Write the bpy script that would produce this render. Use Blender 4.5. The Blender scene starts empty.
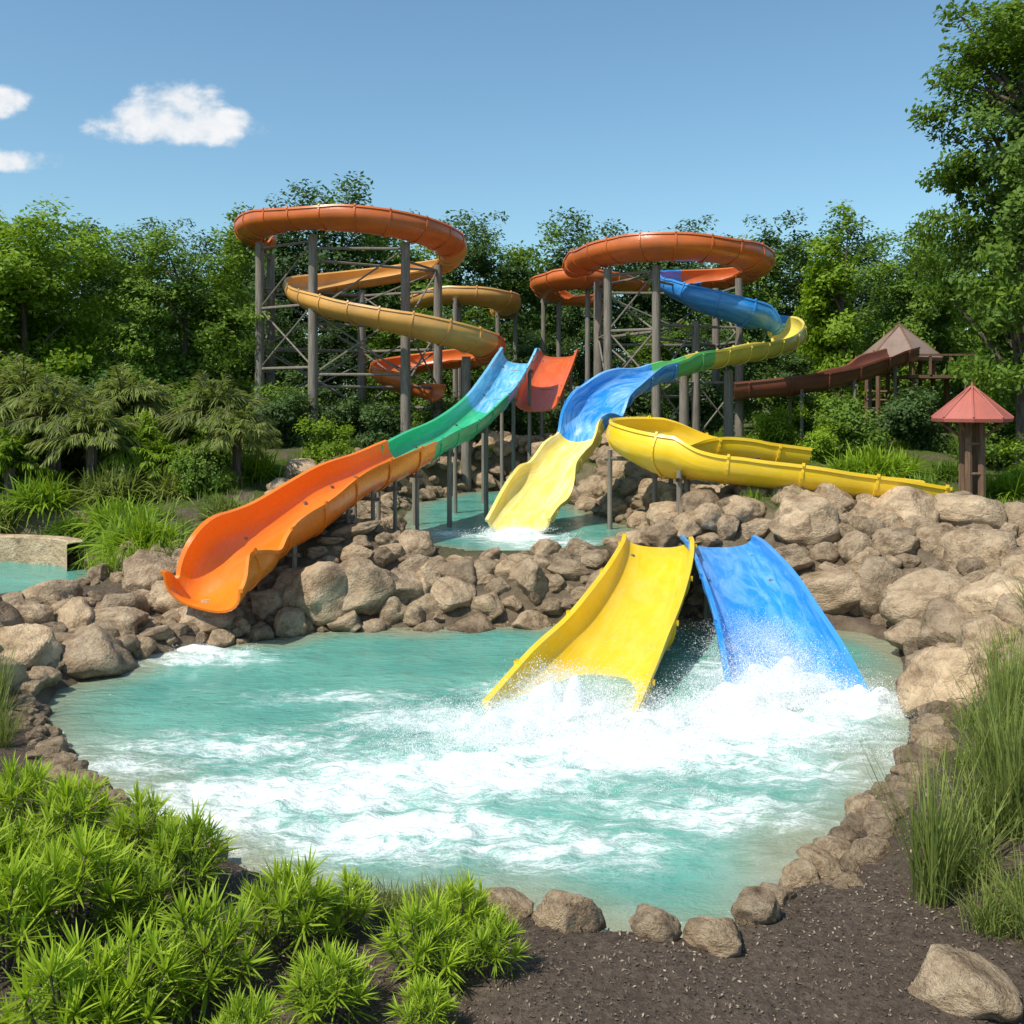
import bpy, math, random
import numpy as np
from mathutils import Vector, noise as mnoise
rng = np.random.default_rng(7); random.seed(7)
scene = bpy.context.scene
COL = scene.collection

# ------------------------------------------------------------------ helpers
def link(o):
    COL.objects.link(o); return o
def empty(name, loc=(0,0,0)):
    e = bpy.data.objects.new(name, None); e.location = loc; e.empty_display_size=.2
    return link(e)
def obj(name, me, parent=None, loc=None, rot=None, sc=None):
    o = bpy.data.objects.new(name, me); link(o)
    if parent: o.parent = parent
    if loc is not None: o.location = loc
    if rot is not None: o.rotation_euler = rot
    if sc is not None: o.scale = sc if hasattr(sc,'__len__') else (sc,)*3
    return o
def np_mesh(name, parts, mats, tint=None, smooth=False, attrs=None):
    V=[];F=[];S=[];M=[];T=[];off=0
    for (v,f,mi,t) in parts:
        v=np.asarray(v,dtype=np.float32); f=np.asarray(f,dtype=np.int32)
        V.append(v); F.append((f+off).ravel()); S.append(np.full(len(f),f.shape[1],np.int32)); M.append(np.full(len(f),mi,np.int32))
        T.append(np.full(len(v),.5,np.float32) if t is None else np.asarray(t,dtype=np.float32)); off+=len(v)
    V=np.concatenate(V);F=np.concatenate(F);S=np.concatenate(S);M=np.concatenate(M);T=np.concatenate(T)
    me=bpy.data.meshes.new(name); me.vertices.add(len(V)); me.vertices.foreach_set('co',V.ravel())
    me.loops.add(len(F)); me.loops.foreach_set('vertex_index',F)
    me.polygons.add(len(S)); st=np.concatenate([[0],np.cumsum(S)[:-1]]).astype(np.int32)
    me.polygons.foreach_set('loop_start',st)
    try: me.polygons.foreach_set('loop_total',S)
    except Exception: pass
    me.polygons.foreach_set('material_index',M)
    me.polygons.foreach_set('use_smooth',np.full(len(S),smooth,dtype=bool))
    for m in mats: me.materials.append(m)
    a=me.attributes.new('tint','FLOAT','POINT'); a.data.foreach_set('value',T)
    if attrs:
        for k,arr in attrs.items():
            a=me.attributes.new(k,'FLOAT','POINT'); a.data.foreach_set('value',np.asarray(arr,dtype=np.float32))
    me.update(calc_edges=True); me.validate()
    return me
def ss(a,b,x):
    t=np.clip((x-a)/(b-a),0,1); return t*t*(3-2*t)
def unit(v): return v/np.maximum(np.linalg.norm(v,axis=-1,keepdims=True),1e-9)
def runit(n): return unit(rng.normal(size=(n,3)))

# ------------------------------------------------------------------ material helpers
def newmat(name):
    m=bpy.data.materials.new(name); m.use_nodes=True; nt=m.node_tree; nt.nodes.clear()
    out=nt.nodes.new('ShaderNodeOutputMaterial'); return m,nt,out
def N(nt,t,**kw):
    n=nt.nodes.new(t)
    for k,v in kw.items(): setattr(n,k,v)
    return n
def L(nt,a,b): nt.links.new(a,b)
def ramp(nt,fac,stops):
    r=nt.nodes.new('ShaderNodeValToRGB'); e=r.color_ramp.elements
    while len(e)<len(stops): e.new(.5)
    for i,(p,c) in enumerate(stops):
        e[i].position=p; e[i].color=(*c,1) if len(c)==3 else c
    L(nt,fac,r.inputs[0]); return r.outputs[0]
def noise(nt,vec,scale,detail=4,rough=.55,dist=0):
    n=N(nt,'ShaderNodeTexNoise'); n.inputs['Scale'].default_value=scale; n.inputs['Detail'].default_value=detail
    n.inputs['Roughness'].default_value=rough; n.inputs['Distortion'].default_value=dist
    if vec is not None: L(nt,vec,n.inputs['Vector'])
    return n.outputs['Fac']
def math_(nt,op,a,b=None,c=None,clamp=False):
    n=N(nt,'ShaderNodeMath',operation=op); n.use_clamp=clamp
    for i,x in enumerate((a,b,c)):
        if x is None: continue
        if isinstance(x,(int,float)): n.inputs[i].default_value=x
        else: L(nt,x,n.inputs[i])
    return n.outputs[0]
def mixc(nt,fac,a,b,mode='MIX'):
    n=N(nt,'ShaderNodeMix',data_type='RGBA',blend_type=mode)
    for s,x in ((0,fac),(6,a),(7,b)):
        if isinstance(x,(int,float)): n.inputs[s].default_value=x
        elif isinstance(x,tuple): n.inputs[s].default_value=(*x,1)
        else: L(nt,x,n.inputs[s])
    return n.outputs[2]
def bump(nt,h,strength,dist=.05):
    b=N(nt,'ShaderNodeBump'); b.inputs['Strength'].default_value=strength; b.inputs['Distance'].default_value=dist
    L(nt,h,b.inputs['Height']); return b.outputs[0]
def principled(nt,out,color,rough=.6,normal=None,coat=0,spec=.5,metal=0):
    p=N(nt,'ShaderNodeBsdfPrincipled')
    if isinstance(color,tuple): p.inputs['Base Color'].default_value=(*color,1)
    else: L(nt,color,p.inputs['Base Color'])
    if isinstance(rough,(int,float)): p.inputs['Roughness'].default_value=rough
    else: L(nt,rough,p.inputs['Roughness'])
    p.inputs['Coat Weight'].default_value=coat; p.inputs['Specular IOR Level'].default_value=spec; p.inputs['Metallic'].default_value=metal
    if normal is not None: L(nt,normal,p.inputs['Normal'])
    L(nt,p.outputs[0],out.inputs[0]); return p

def leaf_mat(name,dark,light,trans=.35):
    m,nt,out=newmat(name)
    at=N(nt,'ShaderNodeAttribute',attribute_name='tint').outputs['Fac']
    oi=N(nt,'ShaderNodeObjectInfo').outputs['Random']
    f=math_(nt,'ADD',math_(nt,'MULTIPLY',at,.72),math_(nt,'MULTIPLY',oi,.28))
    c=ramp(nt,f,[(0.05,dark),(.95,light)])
    p=N(nt,'ShaderNodeBsdfPrincipled'); L(nt,c,p.inputs['Base Color']); p.inputs['Roughness'].default_value=.55
    p.inputs['Specular IOR Level'].default_value=.3
    t=N(nt,'ShaderNodeBsdfTranslucent'); c2=mixc(nt,.5,c,(light[0]*1.3,light[1]*1.3,light[2]*.7)); L(nt,c2,t.inputs[0])
    mx=N(nt,'ShaderNodeMixShader'); mx.inputs[0].default_value=trans
    L(nt,p.outputs[0],mx.inputs[1]); L(nt,t.outputs[0],mx.inputs[2]); L(nt,mx.outputs[0],out.inputs[0]); return m
LEAF_DARK=leaf_mat('leaf_dark',(.026,.056,.018),(.12,.205,.045),.3)
LEAF_MID=leaf_mat('leaf_mid',(.042,.09,.013),(.21,.33,.032),.33)
LEAF_LIME=leaf_mat('leaf_lime',(.080,.155,.010),(.35,.50,.03))
LEAF_OLIVE=leaf_mat('leaf_olive',(.09,.12,.03),(.32,.38,.08))
LEAF_BRIGHT=leaf_mat('leaf_bright',(.045,.11,.01),(.46,.60,.04),.4)
GRASS=leaf_mat('grass_blade',(.06,.09,.02),(.32,.37,.09))

def bark_mat():
    m,nt,out=newmat('bark'); g=N(nt,'ShaderNodeTexCoord').outputs['Object']
    mp=N(nt,'ShaderNodeMapping'); mp.inputs['Scale'].default_value=(6,6,1); L(nt,g,mp.inputs[0])
    n=noise(nt,mp.outputs[0],2,4)
    principled(nt,out,ramp(nt,n,[(.3,(.05,.038,.028)),(.7,(.14,.11,.085))]),.9,bump(nt,n,.6)); return m
BARK=bark_mat()
def wood_mat(name,c1,c2):
    m,nt,out=newmat(name); g=N(nt,'ShaderNodeTexCoord').outputs['Object']
    mp=N(nt,'ShaderNodeMapping'); mp.inputs['Scale'].default_value=(7,7,.6); L(nt,g,mp.inputs[0])
    n=noise(nt,mp.outputs[0],2.5,5); n2=noise(nt,g,.6,3)
    c=ramp(nt,n,[(.3,c1),(.7,c2)]); c=mixc(nt,math_(nt,'MULTIPLY',n2,.5),c,tuple(x*.5 for x in c1))
    principled(nt,out,c,.8,bump(nt,n,.35,.02)); return m
WOODG=wood_mat('weathered_wood',(.14,.12,.095),(.32,.28,.23))
WOODB=wood_mat('brown_wood',(.10,.055,.03),(.26,.15,.09))
def rock_color(nt,v,tone=None):
    n1=noise(nt,v,1.4,6,.66); n2=noise(nt,v,9,4,.7)
    c=ramp(nt,n1,[(.30,(.20,.140,.092)),(.5,(.47,.37,.265)),(.70,(.65,.54,.405))])
    c=mixc(nt,math_(nt,'MULTIPLY',n2,.55),c,(.22,.18,.14),'MULTIPLY')
    if tone is not None: c=mixc(nt,1.,c,tone,'MULTIPLY')
    c=mixc(nt,1.,c,(1.26,1.22,1.16),'MULTIPLY')
    return c,n1,n2
def rock_mat():
    m,nt,out=newmat('rock'); tc=N(nt,'ShaderNodeTexCoord').outputs['Object']
    oi=N(nt,'ShaderNodeObjectInfo').outputs['Random']
    ad=N(nt,'ShaderNodeVectorMath',operation='ADD'); L(nt,tc,ad.inputs[0])
    cb=N(nt,'ShaderNodeCombineXYZ'); r10=math_(nt,'MULTIPLY',oi,30.); L(nt,r10,cb.inputs[0]); L(nt,r10,cb.inputs[2]); L(nt,cb.outputs[0],ad.inputs[1])
    v=ad.outputs[0]
    tone=ramp(nt,oi,[(0,(.62,.60,.58)),(.5,(.95,.92,.88)),(1,(1.12,1.06,.98))])
    c,n1,n2=rock_color(nt,v,tone)
    vor=N(nt,'ShaderNodeTexVoronoi',feature='DISTANCE_TO_EDGE'); vor.inputs['Scale'].default_value=1.6
    wv=N(nt,'ShaderNodeVectorMath',operation='ADD'); L(nt,v,wv.inputs[0]); cc=N(nt,'ShaderNodeCombineXYZ'); L(nt,n2,cc.inputs[0]); L(nt,n1,cc.inputs[1]); L(nt,wv.outputs[0],vor.inputs['Vector']); L(nt,cc.outputs[0],wv.inputs[1])
    crack=ramp(nt,vor.outputs[0],[(0,(.35,.35,.35)),(.05,(1,1,1))])
    c=mixc(nt,.5,c,crack,'MULTIPLY')
    # damp, darker stone close to the waterline
    sp=N(nt,'ShaderNodeSeparateXYZ'); L(nt,N(nt,'ShaderNodeNewGeometry').outputs['Position'],sp.inputs[0])
    wet=ramp(nt,math_(nt,'ADD',sp.outputs[2],math_(nt,'MULTIPLY',n1,.12)),[(.06,(.42,.40,.38)),(.17,(1,1,1))])
    c=mixc(nt,1.,c,wet,'MULTIPLY')
    h=math_(nt,'ADD',n1,math_(nt,'MULTIPLY',n2,.5))
    principled(nt,out,c,.85,bump(nt,h,1.,.16),spec=.3); return m
ROCK=rock_mat()
def paint_mat(name,col,streak=0,streakcol=(.75,.88,.92),dirt=.25,rough=.32):
    m,nt,out=newmat(name)
    uv=N(nt,'ShaderNodeUVMap').outputs[0]; mp=N(nt,'ShaderNodeMapping'); mp.inputs['Scale'].default_value=(9,.55,1); L(nt,uv,mp.inputs[0])
    tc=N(nt,'ShaderNodeTexCoord').outputs['Object']
    n=noise(nt,mp.outputs[0],1.6,6,.7,.6); d=noise(nt,tc,1.1,5,.65); f=noise(nt,tc,9,3)
    c=mixc(nt,ramp(nt,d,[(.35,(0,0,0)),(.75,(dirt*1.6,)*3)]),col,tuple(x*.55+.02 for x in col))
    st=ramp(nt,n,[(.42,(0,0,0)),(.72,(1,1,1))])
    if streak>0: c=mixc(nt,math_(nt,'MULTIPLY',st,streak),c,streakcol)
    h=math_(nt,'ADD',math_(nt,'MULTIPLY',n,.7),math_(nt,'MULTIPLY',f,.25))
    rr=math_(nt,'ADD',math_(nt,'MULTIPLY',f,.25),rough-.1)
    principled(nt,out,c,rr,bump(nt,h,.25,.04),coat=.15); return m
P_ORANGE=paint_mat('orange_fibreglass',(.88,.20,.008),.15,(.95,.45,.12),dirt=.12,rough=.26)
P_ORANGE_D=paint_mat('burnt_orange_fibreglass',(.62,.14,.022),.10,(.75,.32,.10),dirt=.5)
P_REDOR=paint_mat('red_orange_fibreglass',(.72,.12,.02),.2,(.9,.4,.2))
P_TAN=paint_mat('amber_fibreglass',(.70,.35,.08),.2,(.8,.56,.24),dirt=.45)
P_GREEN=paint_mat('green_fibreglass',(.015,.46,.20),.28,(.35,.80,.60),dirt=.12)
P_CYAN=paint_mat('light_blue_fibreglass',(.06,.40,.66),.8,(.62,.86,.95))
P_BLUE=paint_mat('blue_fibreglass',(.012,.20,.58),.3,(.30,.60,.88))
P_BLUEW=paint_mat('blue_fibreglass_wet',(.012,.24,.68),.6,(.55,.80,.95))
P_BLUEF=paint_mat('blue_fibreglass_front',(.010,.25,.72),.45,(.38,.69,.94),dirt=.15)
P_YEL=paint_mat('yellow_fibreglass',(.88,.57,.008),.22,(.95,.82,.30),dirt=.2)
P_YELW=paint_mat('yellow_fibreglass_wet',(.82,.62,.10),.7,(.92,.86,.55))
P_YELP=paint_mat('pale_yellow_fibreglass',(.74,.60,.08),.2,(.9,.85,.5),dirt=.35)
P_LGREEN=paint_mat('lime_fibreglass',(.12,.50,.14),.25,(.6,.8,.4))
P_BROWN=paint_mat('brown_fibreglass',(.24,.075,.045),.12,(.4,.2,.14),dirt=.5)
P_ROOFR=paint_mat('red_roof',(.44,.11,.08),.2,(.6,.3,.24),dirt=.5,rough=.6)
P_ROOFG=paint_mat('shingle_roof',(.25,.17,.135),.3,(.36,.27,.22),dirt=.6,rough=.8)

def ground_mat():
    m,nt,out=newmat('ground_soil_grass'); ge=N(nt,'ShaderNodeNewGeometry'); g=ge.outputs['Position']
    sep=N(nt,'ShaderNodeSeparateXYZ'); L(nt,g,sep.inputs[0])
    n=noise(nt,g,14,6,.72); n2=noise(nt,g,.9,4,.6); n3=noise(nt,g,60,3,.7)
    soil=ramp(nt,n,[(.3,(.070,.050,.037)),(.55,(.175,.130,.097)),(.8,(.33,.25,.19))])
    soil=mixc(nt,ramp(nt,n2,[(.3,(.0,.0,.0)),(.75,(.4,.4,.4))]),soil,(.07,.05,.037))
    grass=ramp(nt,n,[(.3,(.035,.06,.012)),(.7,(.14,.20,.03))])
    gy=math_(nt,'DIVIDE',math_(nt,'SUBTRACT',sep.outputs[1],22.),8.,clamp=True)
    f=math_(nt,'MULTIPLY',gy,ramp(nt,n2,[(.36,(0,0,0)),(.5,(1,1,1))]))
    c=mixc(nt,f,soil,grass)
    sn=N(nt,'ShaderNodeSeparateXYZ'); L(nt,ge.outputs['Normal'],sn.inputs[0])
    rc,_,_=rock_color(nt,g)
    sl=ramp(nt,sn.outputs[2],[(.86,(1,1,1)),(.97,(0,0,0))]); far=math_(nt,'GREATER_THAN',sep.outputs[1],15.)
    c=mixc(nt,math_(nt,'MULTIPLY',math_(nt,'MULTIPLY',sl,far),.75),c,mixc(nt,1.,rc,(.5,.5,.5),'MULTIPLY'))
    h=math_(nt,'ADD',n,math_(nt,'MULTIPLY',n3,.5))
    principled(nt,out,c,.95,bump(nt,h,1.,.08),spec=.2); return m
GROUND=ground_mat()

def water_mat():
    m,nt,out=newmat('pool_water'); g=N(nt,'ShaderNodeNewGeometry').outputs['Position']
    foam=N(nt,'ShaderNodeAttribute',attribute_name='foam').outputs['Fac']
    shore=N(nt,'ShaderNodeAttribute',attribute_name='shore').outputs['Fac']
    mp=N(nt,'ShaderNodeMapping'); mp.inputs['Scale'].default_value=(.75,1.5,1); L(nt,g,mp.inputs[0]); v=mp.outputs[0]
    n1=noise(nt,v,1.5,9,.75,1.2); n2=noise(nt,v,5.,6,.75,.8); n3=noise(nt,g,24,4,.7)
    rdg=math_(nt,'SUBTRACT',1.,math_(nt,'MULTIPLY',math_(nt,'ABSOLUTE',math_(nt,'SUBTRACT',n2,.5)),6.))
    a=math_(nt,'ADD',math_(nt,'MULTIPLY',n1,.98),math_(nt,'ADD',math_(nt,'MULTIPLY',rdg,.11),math_(nt,'MULTIPLY',n3,.20)))
    ff=math_(nt,'ADD',a,math_(nt,'MULTIPLY',foam,.42))
    fm=ramp(nt,ff,[(.73,(0,0,0)),(.83,(.20,.20,.20)),(.93,(.62,.62,.62)),(1.,(1,1,1))])
    fm=math_(nt,'MULTIPLY',fm,math_(nt,'MULTIPLY',foam,3.5,clamp=True))
    deep=ramp(nt,noise(nt,v,.35,3),[(.3,(.066,.28,.228)),(.7,(.150,.42,.340))])
    c=mixc(nt,shore,(.28,.29,.19),deep)
    c=mixc(nt,math_(nt,'MULTIPLY',foam,.32),c,(.31,.60,.54))
    c=mixc(nt,fm,c,(.86,.90,.89))
    rip=noise(nt,v,3.0,5,.62,.4)
    h=math_(nt,'ADD',rip,math_(nt,'ADD',math_(nt,'MULTIPLY',n3,.16),math_(nt,'MULTIPLY',n1,.4)))
    r=math_(nt,'ADD',math_(nt,'MULTIPLY',fm,.5),.06)
    principled(nt,out,c,r,bump(nt,h,.8,.12),spec=.5); return m
WATER=water_mat()
def foam_mat():
    m,nt,out=newmat('splash_foam')
    p=principled(nt,out,(.95,.97,.97),.5,spec=.2); t=N(nt,'ShaderNodeBsdfTranslucent'); t.inputs[0].default_value=(.96,.98,.98,1)
    mx=N(nt,'ShaderNodeMixShader'); mx.inputs[0].default_value=.5; L(nt,p.outputs[0],mx.inputs[1]); L(nt,t.outputs[0],mx.inputs[2]); L(nt,mx.outputs[0],out.inputs[0]); return m
FOAM=foam_mat()
def froth_mat():
    m,nt,out=newmat('splash_froth'); g=N(nt,'ShaderNodeNewGeometry').outputs['Position']
    at=N(nt,'ShaderNodeAttribute',attribute_name='tint').outputs['Fac']
    n1=noise(nt,g,4.,5,.75,.6); n2=noise(nt,g,38,4,.85)
    a=math_(nt,'ADD',math_(nt,'MULTIPLY',n1,.6),math_(nt,'MULTIPLY',n2,.75))
    al=ramp(nt,math_(nt,'ADD',a,math_(nt,'MULTIPLY',at,.55)),[(.84,(0,0,0)),(1.,(1,1,1))])
    p=N(nt,'ShaderNodeBsdfDiffuse'); p.inputs[0].default_value=(.96,.98,.98,1)
    t=N(nt,'ShaderNodeBsdfTranslucent'); t.inputs[0].default_value=(.96,.98,.98,1)
    mx=N(nt,'ShaderNodeMixShader'); mx.inputs[0].default_value=.5; L(nt,p.outputs[0],mx.inputs[1]); L(nt,t.outputs[0],mx.inputs[2])
    tr_=N(nt,'ShaderNodeBsdfTransparent'); m2=N(nt,'ShaderNodeMixShader'); L(nt,al,m2.inputs[0]); L(nt,tr_.outputs[0],m2.inputs[1]); L(nt,mx.outputs[0],m2.inputs[2]); L(nt,m2.outputs[0],out.inputs[0]); return m
FROTH=froth_mat()

# ------------------------------------------------------------------ terrain
POOL=np.array([(-7.4,15.9),(-7.8,17.2),(-7.6,18.4),(-6.9,19.6),(-5.5,20.8),(-4.4,21.5),(-2.5,21.9),(-.3,22.2),(1.75,22.5),(4.3,22.7),(6.4,22.2),(7.5,21.5),(7.8,20.2),(7.0,17.9),(5.8,14.7),(4.8,13),(4.0,11.9),(3.3,10.9),(2.7,10.1),(2.15,9.4),(1.6,9.1),(.8,9.15),(-.12,9.7),(-1.1,10.0),(-2.16,10.2),(-3.0,10.7),(-4.3,11.9),(-5.6,13.3),(-6.7,14.7)])
UP=np.array([(-3.7,36.2),(-1.9,41.3),(.5,42),(2.0,38),(2.7,33),(3.7,29.5),(3.0,26.3),(1.2,24.7),(-1.1,24.8),(-2.6,26.3),(-3.3,29.5),(-3.5,31.7)])
LP=np.array([(-20,31),(-12,28.5),(-10.3,25.8),(-10.6,23.4),(-12,22.5),(-20,22)])
def sd(x,y,P):
    x=np.asarray(x,float); y=np.asarray(y,float); d=np.full(x.shape,1e9); ins=np.zeros(x.shape,bool)
    for i in range(len(P)):
        ax,ay=P[i]; bx,by=P[(i+1)%len(P)]; dx,dy=bx-ax,by-ay
        t=np.clip(((x-ax)*dx+(y-ay)*dy)/(dx*dx+dy*dy),0,1)
        d=np.minimum(d,np.hypot(x-ax-t*dx,y-ay-t*dy))
        c=((ay>y)!=(by>y))&(x<(bx-ax)*(y-ay)/((by-ay) if by!=ay else 1e-9)+ax); ins^=c
    return np.where(ins,-d,d)
def HT(x,y):
    x=np.asarray(x,float); y=np.asarray(y,float)
    d1=sd(x,y,POOL); d2=sd(x,y,UP); d3=sd(x,y,LP)
    n=.06*np.sin(x*1.3+1.1*np.sin(y*.9))+.05*np.sin(y*1.7+np.cos(x*1.1))+.03*np.sin(x*4.1+y*3.3)
    land=.24+n+1.05*ss(21.5,25.,y)+1.6*ss(27,44,y)
    land+=ss(.2,3,d1)*1.25*ss(3,5,x)*ss(8.5,12,y)*(1-.6*ss(20,25,y))
    land+=ss(.3,4,d1)*.7*(1-ss(-8,-5,x))*ss(12,15,y)*(1-ss(20,24,y))
    land+=.75*np.exp(-((x+4.3)**2/2.2+(y-24.4)**2/3.0))+.6*np.exp(-((x-7.8)**2/10+(y-27.2)**2/5))
    land+=.5*(1-ss(-9,-5,x))*ss(27,32,y)
    land-=.75*ss(2.2,2.9,x)*(1-ss(6.0,6.8,x))*(1-ss(25.0,26.0,y))*ss(21,22,y)
    z=np.where(d1>0,np.minimum(land,-.04+d1*1.15),np.maximum(-.9,-.04+d1*.8))
    z=np.where(d2>0,np.where(d2<1.2,1.3*(1-ss(.1,1.2,d2))+z*ss(.1,1.2,d2),z),1.12+np.maximum(-.6,d2*.8))
    z=np.where((d2>0)&(d2<.3),np.maximum(z,1.1+d2*.7),z)
    z=np.where(d3>0,np.where(d3<1.,.62*(1-ss(.1,1.,d3))+z*ss(.1,1.,d3),z),.4+np.maximum(-.6,d3*.8))
    return z
def hz(x,y): return float(HT(np.array([x]),np.array([y]))[0])
def sd1(x,y,P): return float(sd(np.array([x]),np.array([y]),P)[0])
def axis(lo,hi,step,lo2,hi2):
    a=list(np.arange(lo,hi+1e-6,step)); s=step; v=hi
    while v<hi2: s*=1.25; v+=s; a.append(v)
    s=step; v=lo; b=[]
    while v>lo2: s*=1.25; v-=s; b.append(v)
    return np.array(b[::-1]+a)
xs=axis(-22,22,.2,-900,900); ys=axis(5,50,.2,-300,1500)
X,Y=np.meshgrid(xs,ys); Z=HT(X,Y)
nx,ny=len(xs),len(ys); idx=np.arange(nx*ny).reshape(ny,nx)
F=np.stack([idx[:-1,:-1],idx[:-1,1:],idx[1:,1:],idx[1:,:-1]],-1).reshape(-1,4)
obj('ground',np_mesh('ground',[(np.stack([X,Y,Z],-1).reshape(-1,3),F,0,None)],[GROUND],smooth=True))

# ------------------------------------------------------------------ water
def fbm2(x,y,seed=0,f0=1.5,f1=9,k_=14):
    r=np.random.default_rng(seed); z=np.zeros_like(x)
    for k in range(k_):
        f=r.uniform(f0,f1); a=r.uniform(0,6.28); z+=np.sin(f*(x*np.cos(a)+y*np.sin(a))+r.uniform(0,6.28)+1.3*np.sin(.7*f*(y*np.cos(a)-x*np.sin(a))))/f
    return z
def gsum(x,y,L_): 
    f=np.zeros_like(x)
    for (cx,cy,rx,ry,a) in L_: f=np.maximum(f,a*np.exp(-(((x-cx)/rx)**2+((y-cy)/ry)**2)))
    return f
FOAMS=[(.9,15.4,1.8,1.3,1.05),(1.6,14.4,2.5,1.3,.98),(-.8,13.4,2.8,1.1,.88),(-2.7,12.6,2.5,.9,.86),(-3.6,11.9,1.7,.7,.78),(-1.3,11.6,2.3,.9,.82),(.6,11.2,1.6,.7,.66),(2.4,12.2,1.5,.8,.60),
       (-3.8,14.4,2.6,.8,.62),(-5.2,13.6,1.3,.6,.5),(3.6,15.3,2.1,1.3,.98),(5.0,16.5,1.7,1.2,1.03),(4.7,18.2,1.4,1.4,.94),(3.6,13.6,1.8,.9,.66),(-6.0,19.4,1.6,.7,.72),(-1.2,15.6,1.8,.9,.66),(-2.8,16.8,2.1,.6,.46),(.2,17.2,1.3,.7,.6)]
gx=np.arange(-9,9.01,.06); gy=np.arange(8.3,23.7,.06); X,Y=np.meshgrid(gx,gy)
d1=sd(X,Y,POOL); fo=gsum(X,Y,FOAMS); w=fbm2(X,Y,3)
Z=.015*w+.06*fo*fbm2(X*2.2,Y*2.6,5)+.03*fo
nx,ny=len(gx),len(gy); idx=np.arange(nx*ny).reshape(ny,nx)
F=np.stack([idx[:-1,:-1],idx[:-1,1:],idx[1:,1:],idx[1:,:-1]],-1).reshape(-1,4)
F=F[(d1.ravel()[F]<.35).any(1)]
shore=ss(0.0,1.3,-d1+.25*np.sin(X*2+Y))
obj('pool_water',np_mesh('pool_water',[(np.stack([X,Y,Z],-1).reshape(-1,3),F,0,None)],[WATER],smooth=True,attrs={'foam':fo.ravel(),'shore':shore.ravel()}))
def pond(name,P,z,foams):
    lo=P.min(0)-.4; hi=P.max(0)+.4
    gx=np.arange(lo[0],hi[0],.15); gy=np.arange(lo[1],hi[1],.15); X,Y=np.meshgrid(gx,gy); d=sd(X,Y,P)
    nx,ny=len(gx),len(gy); idx=np.arange(nx*ny).reshape(ny,nx)
    F=np.stack([idx[:-1,:-1],idx[:-1,1:],idx[1:,1:],idx[1:,:-1]],-1).reshape(-1,4); F=F[(d.ravel()[F]<.2).any(1)]
    fo=gsum(X,Y,foams)
    obj(name,np_mesh(name,[(np.stack([X,Y,z+.012*fbm2(X,Y,9)],-1).reshape(-1,3),F,0,None)],[WATER],smooth=True,attrs={'foam':fo.ravel(),'shore':ss(0,1.,-d).ravel()}))
pond('pond_water',UP,1.2,[(.1,28,1.2,1.8,1.),(.9,26.5,1.4,.9,.7),(-1.8,28.5,1,1.5,.5)])
pond('stream_water',LP,.47,[(-30,30,1,1,0)])

# ------------------------------------------------------------------ rocks
def rock_meshes(n,ico):
    import bmesh
    out=[]
    for k in range(n):
        bm=bmesh.new(); bmesh.ops.create_icosphere(bm,subdivisions=ico,radius=1)
        co=np.array([v.co[:] for v in bm.verts]); r=np.random.default_rng(100+k)
        for j in range(16):
            nn=unit(r.normal(size=3)); o=r.uniform(.58,.9); dd=co@nn; msk=dd>o
            co[msk]-=np.outer((dd[msk]-o)*.93,nn)
        for i,v in enumerate(bm.verts):
            p=Vector(co[i]); q=p+Vector((k*7.3,0,0))
            d=mnoise.fractal(q*1.6,1,2,5)*.12+mnoise.fractal(q*5,1,2,3)*.045
            v.co=p+p.normalized()*d
        me=bpy.data.meshes.new('rock_shape'); bm.to_mesh(me); bm.free()
        me.polygons.foreach_set('use_smooth',[True]*len(me.polygons)); me.materials.append(ROCK); out.append(me)
    return out
ROCKS=rock_meshes(12,4)
ORANGE_AXIS=np.array([(-6.3,20.3,1.05),(-6.05,21.0,1.25),(-5.85,22.1,1.8),(-5.15,23.7,2.2),(-4.3,25.4,2.85),(-3.5,27,3.18),(-2.85,28.4,3.5)])
def under_orange(x,y):
    best=1e9;z=None
    for a,b in zip(ORANGE_AXIS[:-1],ORANGE_AXIS[1:]):
        d=b[:2]-a[:2]; t=min(1,max(0,((x-a[0])*d[0]+(y-a[1])*d[1])/(d@d))); p=a+(b-a)*t; q=math.hypot(x-p[0],y-p[1])
        if q<best: best=q; z=p[2]
    return best,z
def rock(parent,x,y,s,name='rock',dz=0,flat=None,z=None):
    zz=(hz(x,y) if z is None else z)+dz
    f=rng.uniform(.65,.95) if flat is None else flat
    q,sz=under_orange(x,y)
    if q<1.05+s*.8:
        top=sz-.55; lim=max(.12,(top-zz)/1.0)
        if s*f>lim: f=max(.3,lim/s); 
        if zz+s*f>top: zz=top-s*f
    return obj(name,ROCKS[rng.integers(len(ROCKS))],parent,(x,y,zz),(rng.uniform(-.3,.3),rng.uniform(-.3,.3),rng.uniform(0,6.28)),(s*rng.uniform(.95,1.35),s*rng.uniform(.8,1.1),s*f))
def band(name,path,w0,w1,smin,smax,n,avoid=None,dz=-.05,power=1.8,gap=.60):
    e=empty(name); path=np.array(path,float); seg=np.diff(path,axis=0); ln=np.hypot(seg[:,0],seg[:,1]); cum=np.concatenate([[0],np.cumsum(ln)])
    pl=[]; tries=0
    while len(pl)<n and tries<n*14:
        tries+=1; s=rng.uniform(0,cum[-1]); i=min(np.searchsorted(cum,s)-1,len(seg)-1); i=max(i,0); t=(s-cum[i])/ln[i]
        p=path[i]+seg[i]*t; nrm=np.array([-seg[i][1],seg[i][0]])/ln[i]; q=p+nrm*rng.uniform(w0,w1)
        sz=(smin+(smax-smin)*rng.uniform()**power)*(1. if tries<n*5 else .6)
        if avoid and avoid(q[0],q[1]): continue
        if any((q[0]-a)**2+(q[1]-b)**2<(gap*(sz+c))**2 for a,b,c in pl): continue
        pl.append((q[0],q[1],sz)); rock(e,q[0],q[1],sz,dz=dz+sz*.18)
    return e
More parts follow.
